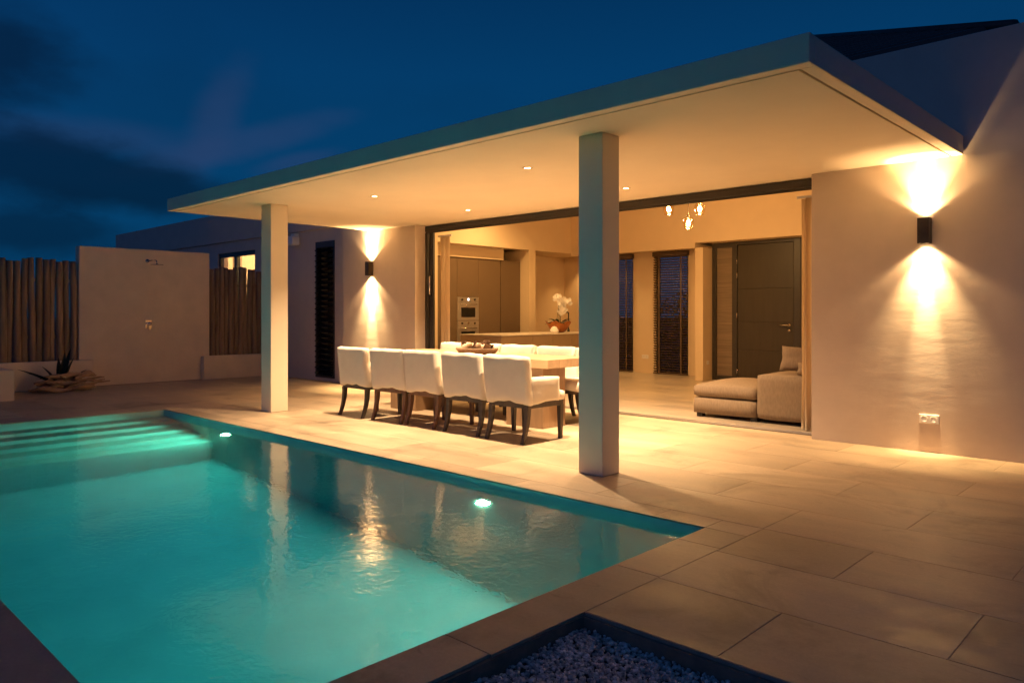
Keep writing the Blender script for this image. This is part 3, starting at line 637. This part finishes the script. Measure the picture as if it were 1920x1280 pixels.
def blade(base, tip, wid, sag, fold=0.35, n=7):
    bm = bmesh.new(); base, tip = Vector(base), Vector(tip); d = tip - base; side = d.cross(Vector((0, 0, 1))).normalized() if abs(d.normalized().z) < .98 else Vector((0, 1, 0)); up = side.cross(d).normalized(); rows = []
    for j in range(n):
        s = j / (n - 1); c = base + d * s + Vector((0, 0, -sag * 4 * s * (s - 1))) ; w = wid * (0.75 + 0.9 * s * (1 - s)) * (1 - s ** 3) + .001
        rows.append([bm.verts.new(c - side * w + up * w * fold), bm.verts.new(c - up * w * .25), bm.verts.new(c + side * w + up * w * fold)])
    for a, b in zip(rows, rows[1:]):
        for k in range(2): bm.faces.new((a[k], a[k + 1], b[k + 1], b[k]))
    bmesh.ops.solidify(bm, geom=bm.faces[:], thickness=0.008); return bm
for tip, w in (((-14.35, 3.28, .40), .075), ((-14.2, 3.40, .33), .055), ((-14.42, 4.10, .72), .060), ((-14.45, 4.02, .60), .055), ((-14.3, 4.13, .60), .055), ((-14.5, 3.93, .56), .05), ((-14.35, 4.06, .50), .06), ((-14.1, 3.98, .42), .05), ((-14.0, 3.70, .24), .05), ((-14.15, 4.28, .36), .05), ((-14.5, 3.68, .42), .05), ((-14.38, 4.0, .66), .05), ((-14.2, 3.86, .47), .045)):
    obj('leaf', blade((-14.36 + random.uniform(-.03, .03), 3.93 + random.uniform(-.03, .03), .05), tip, w, .03), M['agave'], ag)

# ------------------------------------------------------------------ dining table and chairs
TZ = 0.792
tb = thing('dining_table', 'long oak dining table with thick top between two rows of chairs', 'table', (-7.05, 6.75, 0))
TX0, TX1, TY0, TY1 = -8.62, -5.49, 6.33, 7.16
for i in range(4):
    w = (TY1 - TY0) / 4; bx('plank', (TX0, TX1, TY0 + w * i + (.0008 if i else 0), TY0 + w * (i + 1) - .0008, TZ - .10, TZ), M['oak'], tb, bev=0.003)
for x0, x1 in ((-6.20, -5.62), (-8.45, -7.9)): bx('pedestal', (x0, x1, 6.40, 6.80, 0.0005, TZ - .101), M['oak_v'], tb, bev=0.006)
def make_chair(wood):
    c = bpy.data.objects.new('dining_chair', None); COL.objects.link(c); c['category'] = 'chair'; c['group'] = 'slip-covered dining chairs around the table'
    W2, ln = 0.312, M['linen']
    # backrest: leans back slightly
    b = softbox(-W2, W2, -.31, -.20, .392, .885, .030, .040, .008, 7, random.uniform(0, 50))
    for v in b.verts:
        v.co.y -= (v.co.z - .39) * 0.10 - .02
        if v.co.z < .43: v.co.z += .016 * math.sin(v.co.x * 9 + 1.3) + .006 * math.sin(v.co.x * 31)
    obj('backrest', b, ln, c, True, True)
    for s in (-1, 1):
        xa, xb = sorted((s * W2, s * (W2 - .075)))
        b = softbox(xa, xb, -.225, .205, .395, .668, .024, .040, .008, 7, random.uniform(0, 50))
        for v in b.verts:
            if v.co.z < .43: v.co.z += .014 * math.sin(v.co.y * 11 + s)
        obj('armrest', b, ln, c, True, True)
    b = softbox(-W2 + .015, W2 - .015, -.21, .312, .393, .508, .028, .045, .005, 5, random.uniform(0, 50), crown=.012)
    for v in b.verts:
        if v.co.z < .42: v.co.z += .012 * math.sin(v.co.x * 9)
    obj('seat', b, ln, c, True, True)
    bx('apron', (-.285, .285, -.255, .285, .352, .415), wood, c, bev=.004, local=True)
    for s in (-1, 1):
        for fb in (-1, 1):
            pts = []
            b = bmesh.new(); rows = []
            for j in range(7):
                t = j / 6; z = .36 * (1 - t)
                y = (-.235 - .075 * t ** 2.2) if fb < 0 else .262; w = (.026 - .009 * t); x = s * .262
                rows.append([b.verts.new((x + dx * w, y + dy * w, z)) for dx, dy in ((-1, -1), (1, -1), (1, 1), (-1, 1))])
            for p, q in zip(rows, rows[1:]):
                for k in range(4): b.faces.new((p[k], q[k], q[(k + 1) % 4], p[(k + 1) % 4]))
            b.faces.new(rows[0]); b.faces.new(rows[-1][::-1]); bmesh.ops.recalc_face_normals(b, faces=b.faces[:])
            obj('leg', b, wood, c, False, True)
    return c
protos = [make_chair(M['wood_dark']), make_chair(M['wood_brown']), make_chair(M['wood_dark'])]
NY = 5.815
chairs = [(-8.07, NY - .01, -2, 2, 'linen-covered dining chair on the poolside, farthest left'), (-7.385, NY + .015, 3.0, 1, 'linen-covered dining chair with reddish legs, second from left on the poolside'),
          (-6.745, NY + .03, -2.5, 1, 'linen-covered dining chair with reddish legs, middle of the poolside row'), (-6.04, NY + .01, 1, 0, 'linen-covered dining chair, second from the right pillar on the poolside'),
          (-5.355, NY, -1.5, 0, 'linen-covered dining chair nearest the right pillar on the poolside, side arm in full view'),
          (-8.30, 7.22, 180, 0, 'linen-covered dining chair on the house side, farthest left, top edge showing'), (-7.66, 7.22, 181, 2, 'linen-covered dining chair on the house side behind the woven tray'),
          (-7.02, 7.22, 179, 0, 'linen-covered dining chair on the house side just right of the woven tray'), (-6.34, 7.22, 180, 2, 'linen-covered dining chair on the house side left of the right pillar'),
          (-5.70, 7.22, 180, 0, 'linen-covered dining chair on the house side half hidden by the right pillar')]
used = set()
for x, y, a, k, lab in chairs:
    if k not in used:
        used.add(k); c = protos[k]; c.location = (x, y, 0); c.rotation_euler = (0, 0, R(a)); c['label'] = lab
    else: dup(protos[k], (x, y, 0), R(a), lab)

# tray of pine cones
TRX, TRY = -7.02, 6.70
tr = thing('woven_tray', 'oval woven tray on the dining table', 'tray', (TRX, TRY, TZ))
obj('tray', lathe([(0.0, 0.004), (0.24, 0.001), (0.295, 0.012), (0.335, 0.06), (0.333, 0.078), (0.308, 0.078), (0.28, 0.03), (0.23, 0.016), (0.0, 0.016)], 40, c=(TRX, TRY, TZ), sx=1.0, sy=0.62), M['wicker'], tr, smooth=True)
random.seed(21)
def cone_bm(r):
    bm = bmesh.new(); n = 0
    for i in range(11):
        t = i / 10; z = (t - .5) * 2 * r * 1.1; rr = r * math.sin(max(.12, (t * .86 + .1)) * math.pi) * .95; m = 8
        for k in range(m):
            a = 6.283 * (k + .5 * (i % 2)) / m; u = Vector((math.cos(a), math.sin(a), 0)); v = Vector((-u.y, u.x, 0)); c = u * rr * .55 + Vector((0, 0, z)); w = max(.004, rr * .36)
            p = [c - v * w * .5, c + v * w * .5, c + u * rr * .5 + v * w * .8 + Vector((0, 0, .35 * r)), c + u * rr * .5 - v * w * .8 + Vector((0, 0, .35 * r))]
            q = [bm.verts.new(x) for x in p] + [bm.verts.new(x + Vector((0, 0, -.06 * r)) - u * .05 * r) for x in p]
            bm.faces.new(q[:4]); bm.faces.new(q[4:][::-1])
            for e in range(4): bm.faces.new((q[e], q[4 + e], q[4 + (e + 1) % 4], q[(e + 1) % 4]))
    lathe([(0.0, -r), (r * .45, -r * .5), (r * .45, r * .4), (0, r)], 8, bm=bm); return bm
spots_ = []
for i in range(21):
    for _ in range(60):
        a, rr = random.uniform(0, 6.283), math.sqrt(random.random()); x, y = TRX + .235 * rr * math.cos(a), TRY + .125 * rr * math.sin(a)
        if all((x - p) ** 2 + (y - q) ** 2 > .0028 for p, q in spots_): break
    spots_.append((x, y)); r = random.uniform(.030, .044)
    kind = i % 3
    if kind == 2:
        b = bmesh.new(); r *= 1.15; bmesh.ops.create_icosphere(b, subdivisions=3, radius=r)
        for v in b.verts: v.co += v.co.normalized() * .003 * noise.noise(v.co * 60)
        o = obj('wooden_ball', b, M['ball'], None, True); tag(o, 'small pale decorative ball lying among the pine cones in the woven tray', 'ball', 'pale balls in the tray')
    else:
        b = cone_bm(r * 1.25); o = obj('pine_cone', b, M['cone']); tag(o, 'brown pine cone heaped in the woven tray on the table', 'pine cone', 'pine cones in the tray')
        o.rotation_euler = (random.uniform(-1.2, 1.2), random.uniform(-1.2, 1.2), random.uniform(0, 6))
    o.location = (x, y, TZ + .030 + r + (0.05 if i > 14 else 0))

# ------------------------------------------------------------------ kitchen
CXF = -10.95
cab = thing('kitchen_cabinet', 'tall taupe kitchen cabinet wall around the built-in ovens', 'cabinet', (CXF - .3, 10.6, 0))
cm = M['cabinet']
bx('carcass', (-11.60, CXF - .022, 9.21, 11.735, 0.06, 2.415), cm, cab, bev=0)
bx('plinth', (-11.60, CXF - .05, 9.21, 11.735, 0.0, 0.06), M['black'], cab, bev=0)
for y0, y1, z0, z1 in ((9.215, 9.565, .065, 2.42), (9.568, 9.912, .065, 2.42), (9.917, 10.493, 1.645, 2.42), (9.917, 10.493, .065, .69), (10.498, 11.105, .065, 2.42), (11.145, 11.735, .065, 2.42)):
    bx('door_panel', (CXF - .02, CXF, y0, y1, z0, z1), cm, cab, bev=0.002)
wall((-11.60, CXF + .03, 9.21, 11.20, 2.425, 2.69), I, 0.003, name='bulkhead')
wall((-11.649, -11.60, 9.20, 11.744, 0.0, 2.69), I)
def oven(z0, z1, lab, lit):
    t = thing('oven', lab, 'oven', (CXF, 10.205, z0), 'built-in ovens')
    y0, y1 = 9.915, 10.495; h = z1 - z0
    bx('front', (CXF - .015, CXF + .012, y0, y1, z0 + .002, z1 - h * .20), M['steel'], t, bev=0.003)
    p = bx('control_panel', (CXF - .015, CXF + .014, y0, y1, z1 - h * .195, z1), M['steel'], t, bev=0.003)
    bx('window', (CXF + .0125, CXF + .016, y0 + .10, y1 - .10, z0 + h * .14, z0 + h * .55), M['ovenglass'], t, bev=0.001)
    obj('handle', tube([(CXF + .012, y0 + .08, z0 + h * .70), (CXF + .045, y0 + .08, z0 + h * .70), (CXF + .045, y1 - .08, z0 + h * .70), (CXF + .012, y1 - .08, z0 + h * .70)], .009, 8), M['chrome'], t, smooth=True)
    for y in (y0 + .12, y1 - .12): obj('knob', tube([(CXF + .014, y, z1 - h * .10), (CXF + .034, y, z1 - h * .10)], .019, 14), M['bronze'], t, smooth=True)
    obj('clock', tube([(CXF + .014, 10.205, z1 - h * .10), (CXF + .017, 10.205, z1 - h * .10)], .028, 18), M['display'] if lit else M['chrome'], t)
oven(1.175, 1.64, 'upper steel built-in oven with lit clock display', True)
oven(0.695, 1.168, 'lower steel built-in oven under the first one', False)
isl = thing('kitchen_island', 'long warm grey kitchen island with pale stone top', 'kitchen island', (-9.63, 10.7, 0))
IX0, IX1, IY0, IY1, IZ = -10.17, -9.10, 9.27, 12.3, 0.94
bx('carcass', (IX0 + .03, IX1 - .03, IY0 + .03, IY1 - .03, 0.08, IZ - .022), M['island'], isl, bev=0)
bx('plinth', (IX0 + .06, IX1 - .06, IY0 + .06, IY1 - .06, 0.0, 0.08), M['black'], isl, bev=0)
bx('countertop', (IX0, IX1, IY0, IY1, IZ - .02, IZ), M['counter'], isl, bev=0.003)
bx('end_panel', (IX0 + .01, IX1 - .012, IY0 + .01, IY0 + .029, .082, IZ - .03), M['island'], isl, bev=0.002)
ys = [IY0 + .012, 10.10, 10.66, 11.22, 11.78, IY1 - .01]
for a_, b_ in zip(ys, ys[1:]): bx('door_panel', (IX1 - .029, IX1 - .010, a_ + .003, b_ - .003, .082, IZ - .03), M['island'], isl, bev=0.002)
fc = thing('kitchen_tap', 'black square kitchen tap on the island beside the orchid', 'tap', (-9.85, 12.0, IZ))
obj('spout', tube([(-9.85, 12.02, IZ), (-9.85, 12.02, IZ + .385), (-9.85, 12.00, IZ + .40), (-9.85, 11.74, IZ + .40), (-9.85, 11.72, IZ + .385), (-9.85, 11.72, IZ + .33)], .013, 8), M['black'], fc, smooth=True)
obj('base', tube([(-9.85, 12.02, IZ), (-9.85, 12.02, IZ + .05)], .026, 14), M['black'], fc, smooth=True)
jr = tag(obj('jar', lathe([(0, 0), (.07, 0), (.085, .03), (.08, .07), (.06, .085), (.062, .10), (.03, .125), (0, .13)], 24, c=(-9.25, 10.86, IZ)), M['white'], None, True), 'small white lidded jar beside the copper bowl', 'jar')
OB = Vector((-9.5, 11.28, IZ))
bw = thing('copper_bowl', 'scalloped copper bowl holding the white orchid', 'bowl', OB)
b = bmesh.new(); rings = []
prof = [(.09, 0), (.14, .03), (.19, .10), (.235, .19), (.245, .205), (.225, .20), (.18, .12), (.13, .06), (0.001, .05)]
for r, z in prof:
    rings.append([b.verts.new((OB.x + r * (1 + .07 * math.sin(5 * a) * min(1, z * 6)) * math.cos(a), OB.y + r * (1 + .07 * math.sin(5 * a) * min(1, z * 6)) * math.sin(a), OB.z + .001 + z * (1 + .12 * math.sin(5 * a + 1)))) for a in [6.28318 * k / 50 for k in range(50)]])
for p, q in zip(rings, rings[1:]):
    for k in range(50): b.faces.new((p[k], p[(k + 1) % 50], q[(k + 1) % 50], q[k]))
b.faces.new(rings[0][::-1]); obj('bowl', b, M['copper'], bw, True)
orc = thing('orchid', 'white flowering orchid growing from the copper bowl', 'orchid', OB + Vector((0, 0, .08)))
random.seed(8)
b = bmesh.new()
def petal(bm, ang, ln, w, tilt):
    u = Vector((0, math.cos(ang), math.sin(ang))); v = Vector((0, -u.z, u.y)); n = Vector((1, 0, 0)); rows = []
    for j in range(5):
        s = j / 4; ww = w * math.sin(math.pi * (.12 + .82 * s)); c = u * ln * s + n * tilt * ln * s * s
        rows.append([bm.verts.new(c - v * ww + n * .15 * ww), bm.verts.new(c), bm.verts.new(c + v * ww + n * .15 * ww)])
    for p, q in zip(rows, rows[1:]):
        for k in range(2): bm.faces.new((p[k], p[k + 1], q[k + 1], q[k]))
for a_, l_, w_ in ((0.1, .05, .028), (math.pi - .1, .05, .028), (math.pi / 2, .045, .018), (-math.pi / 2 + .6, .042, .017), (-math.pi / 2 - .6, .042, .017), (-math.pi / 2, .02, .01)): petal(b, a_, l_, w_, .2)
me = bpy.data.meshes.new('blossom'); b.to_mesh(me); b.free(); me.materials.append(M['petal'])
for p in me.polygons: p.use_smooth = True
for si, (dy, dx, top, arch) in enumerate(((-.05, .02, .74, -.17), (.03, 0, .66, .0), (.06, .03, .66, .19), (0, -.05, .52, .10), (-.02, .05, .48, -.10))):
    pts = []
    for j in range(14):
        s = j / 13; pts.append((OB.x + dx + .05 * s, OB.y + dy * s + arch * s ** 2.2, OB.z + .10 + (top - .10) * math.sin(min(1, s * 1.15) * math.pi / 2) - (.10 * max(0, s - .75) / .25 if s > .75 else 0)))
    obj('stem', tube(pts, .005, 6), M['stem'], orc, smooth=True)
    for j in range(5, 14):
        for sd in (-1, 1):
            if random.random() < .35: continue
            o = bpy.data.objects.new('blossom', me); COL.objects.link(o); o.parent = orc
            o.location = Vector(pts[j]) - wloc(orc) + Vector((.03 + random.uniform(0, .03), sd * .03 + random.uniform(-.02, .02), random.uniform(-.02, .02)))
            o.rotation_euler = (random.uniform(-.5, .5), random.uniform(-.5, .2), random.uniform(-.9, .4)); k = random.uniform(.85, 1.2); o.scale = (k, k, k)
for i in range(9):
    a = 6.283 * i / 9 + .3; obj('leaf', blade(OB + Vector((0, 0, .12)), OB + Vector((.27 * math.cos(a), .27 * math.sin(a), .21 + .06 * math.sin(i * 2.1))), .035, .05, n=6), M['petal'] if i % 3 == 0 else M['leaf'], orc)

# ------------------------------------------------------------------ living room
sf = thing('sofa', 'taupe linen chaise sofa just inside the sliding door', 'sofa', (-4.1, 9.1, 0))
fs = M['sofa']
obj('base', softbox(-4.95, -4.105, 8.55, 9.60, .045, .248, .02, .08, .004, 4, 1), fs, sf, True)
obj('seat_cushion', softbox(-4.965, -4.10, 8.54, 9.62, .258, .405, .055, .06, .008, 4, 2, crown=.075), fs, sf, True)
obj('arm', softbox(-4.095, -2.95, 8.545, 9.62, .042, .585, .04, .07, .009, 4, 3, crown=.015), fs, sf, True)
for x in (-4.88, -4.15, -3.1):
    for y in (8.63, 9.5): bx('foot', (x - .04, x + .04, y - .04, y + .04, 0.0005, .047), M['black'], sf, bev=.003)
def pillow(name, c, sx, sz, th, ry, rz, lab):
    bm = bmesh.new(); bmesh.ops.create_grid(bm, x_segments=16, y_segments=16, size=1.0); top = bm.faces[:]
    g = bmesh.ops.duplicate(bm, geom=bm.verts[:] + bm.edges[:] + bm.faces[:])
    low = [v for v in g['geom'] if isinstance(v, bmesh.types.BMVert)]; lows = set(low)
    for v in bm.verts:
        u, w = v.co.x, v.co.y; k = ((1 - u ** 4) * (1 - w ** 4)) ** .6; s = -1 if v in lows else 1
        pin = 1 - .07 * (1 - abs(u) ** 2) * abs(w) ** 3 - .0
        v.co = Vector((u * sx * (1 - .07 * (1 - w * w) * abs(u) ** 3), s * th * k, w * sz * pin)) + noise.noise_vector(Vector((u * 2, w * 2, s))) * .008
    bmesh.ops.remove_doubles(bm, verts=bm.verts[:], dist=.002); bmesh.ops.recalc_face_normals(bm, faces=bm.faces[:])
    o = obj(name, bm, fs, None, True); o.location = c; o.rotation_euler = (R(-14), ry, rz); return tag(o, lab, 'cushion', 'cushions on the sofa')
pillow('cushion', (-3.66, 8.84, .76), .25, .155, .085, .06, R(8), 'taupe piped cushion standing on the sofa arm')
pillow('cushion', (-3.47, 8.64, .668), .17, .075, .06, 0, R(-5), 'small rolled taupe cushion lying beside the curtain on the sofa')
def curtain(x0, x1, y, folds, lab):
    t = thing('curtain', lab, 'curtain', ((x0 + x1) / 2, y, 0), 'curtains at the sliding door')
    obj('drape', curtain_bm(x0, x1, y, 0.015, 2.60, folds, .05), M['curtain'], t, smooth=True)
    bx('rail', (x0 - .05, x1 + .05, y - .012, y + .012, 2.602, 2.63), M['white'], t, bev=.002)
curtain(-9.62, -9.38, 8.33, 3, 'gathered beige curtain at the left end of the sliding door')
curtain(-3.46, -3.10, 8.34, 4, 'gathered beige curtain at the right end of the sliding door')
def blind(x0, x1, lab):
    t = thing('venetian_blind', lab, 'blind', ((x0 + x1) / 2, 14.0, 0), 'venetian blinds on the back wall')
    bx('headrail', (x0 - .03, x1 + .03, 13.955, 14.045, 2.55, 2.645), M['blind'], t, bev=.004)
    n = 46; b = boxes((x0 - .02 - (x0 + x1) / 2, x1 + .02 - (x0 + x1) / 2, -.025, .025, -.0015, .0015)); bmesh.ops.rotate(b, verts=b.verts, cent=(0, 0, 0), matrix=Matrix.Rotation(R(-38), 3, 'X'))
    me = bpy.data.meshes.new('slat'); b.to_mesh(me); b.free(); me.materials.append(M['blind'])
    for i in range(n):
        o = bpy.data.objects.new('slat', me); COL.objects.link(o); o.parent = t; o.location = (0, 0, .06 + 2.47 * i / (n - 1))
    bx('bottom_rail', (x0 - .02, x1 + .02, 13.975, 14.025, .01, .035), M['blind'], t, bev=.003)
    for x in (x0 + .13, x1 - .13): bx('tape', (x - .018, x + .018, 13.972, 13.974, .03, 2.55), M['blind'], t, bev=0)
    obj('cord', tube([(x1 - .06, 13.96, 2.55), (x1 - .06, 13.955, .75)], .003, 6), M['blind'], t)
blind(*WX[1], 'dark wooden venetian blind left of the front door'); blind(*WX[0], 'dark wooden venetian blind half hidden behind the right pillar')
# hedge outside the back windows
random.seed(31)
hd = thing('hedge', 'dark green hedge outside the back windows', 'hedge', (-9.8, 16.6, -.3))
V = []; F_ = []
for i in range(5200):
    x, y = random.uniform(-13.5, -6.5), random.uniform(16.1, 17.0); z = random.uniform(-.3, 1.55 + .25 * math.sin(x * 2.3) + .15 * math.sin(x * 5)); n_ = Vector((random.uniform(-1, 1), random.uniform(-1, .3), random.uniform(-.6, 1))).normalized(); u = n_.orthogonal().normalized(); v = n_.cross(u); s = random.uniform(.04, .08); p = Vector((x + 9.8, y - 16.6, z + .3))
    k = len(V); V += [p - u * s, p + v * s * .5, p + u * s, p - v * s * .5]; F_.append((k, k + 1, k + 2, k + 3))
me = bpy.data.meshes.new('foliage'); me.from_pydata([tuple(v) for v in V], [], F_); me.materials.append(M['leaf']); o = bpy.data.objects.new('foliage', me); COL.objects.link(o); o.parent = hd
for i in range(5): obj('stem', tube([(-13 + 1.55 * i, 16.6, -.34), (-13 + 1.55 * i, 16.6, 1.2)], .03, 6), M['stem'], hd)

# pendant lamp
pd = thing('pendant_lamp', 'pendant lamp with three glowing glass globes in the living room', 'lamp', (-6.04, 10.5, 3.05))
bx('plate', (-6.14, -5.94, 10.42, 10.58, 3.055, 3.075), M['bronze'], pd, bev=.004)
obj('rod', tube([(-6.04, 10.5, 3.07), (-6.04, 10.5, 3.76)], .012, 8), M['bronze'], pd, smooth=True)
for x, z, s in ((-6.52, 3.0, .95), (-5.96, 2.95, .95), (-6.16, 2.745, 1.08)):
    g = obj('globe', lathe([(.03, .10), (.06, .085), (.082, .04), (.086, 0), (.078, -.04), (.066, -.085), (.064, -.095)], 22, c=(x, 10.5, z)), M['globe'], pd, smooth=True)
    g.scale = (1, 1, 1)
    b = bmesh.new(); bmesh.ops.create_uvsphere(b, u_segments=14, v_segments=10, radius=.032); bmesh.ops.scale(b, verts=b.verts, vec=(1, 1, 1.35)); bmesh.ops.translate(b, verts=b.verts, vec=(x, 10.5, z - .005)); obj('bulb', b, M['bulb'], g, smooth=True)
    obj('cap', tube([(x, 10.5, z + .09), (x, 10.5, z + .125)], .025, 12), M['bronze'], pd, smooth=True)
    obj('cord', tube([(x, 10.5, z + .12), (x, 10.5, 3.062), (-6.04, 10.5, 3.068)], .005, 6), M['bronze'], pd)
    point('pendant_light', (x, 10.5, z - .10), 42, (1, 0.60, 0.24), .05, pd)
# indoor recessed downlights
def in_spot(x, y, z, watts, lab, size=120, blend=.8):
    t = thing('indoor_downlight', lab, 'downlight', (x, y, z), 'recessed downlights indoors')
    obj('trim_ring', lathe([(0.032, 0.0), (0.034, -0.004), (0.052, -0.004), (0.054, 0.0)], 24, c=(x, y, z)), M['steel'], t, smooth=True)
    obj('lens', lathe([(0.0, -0.0015), (0.033, -0.0015)], 20, c=(x, y, z)), M['spot_glow'], t)
    spot('indoor_beam', (x, y, z - .012), (0, 0, -1), watts, size, blend, (1, .57, .20), .03, t)
in_spot(-8.65, 13.72, 2.66, 40, 'small recessed downlight over the blind beside the front door', 95)
in_spot(-9.99, 13.72, 2.66, 40, 'recessed downlight over the blind hidden by the right pillar', 95)
in_spot(-10.96, 13.75, 2.66, 50, 'recessed downlight in the passage behind the orchid', 100)
in_spot(-4.6, 10.15, 3.76, 110, 'recessed ceiling downlight above the sofa', 150)
in_spot(-7.2, 10.15, 3.76, 150, 'recessed ceiling downlight in the middle of the living room', 150)
in_spot(-9.6, 10.1, 3.76, 340, 'recessed ceiling downlight above the kitchen island', 150)
in_spot(-8.3, 9.1, 3.76, 110, 'recessed ceiling downlight just behind the sliding door', 150)
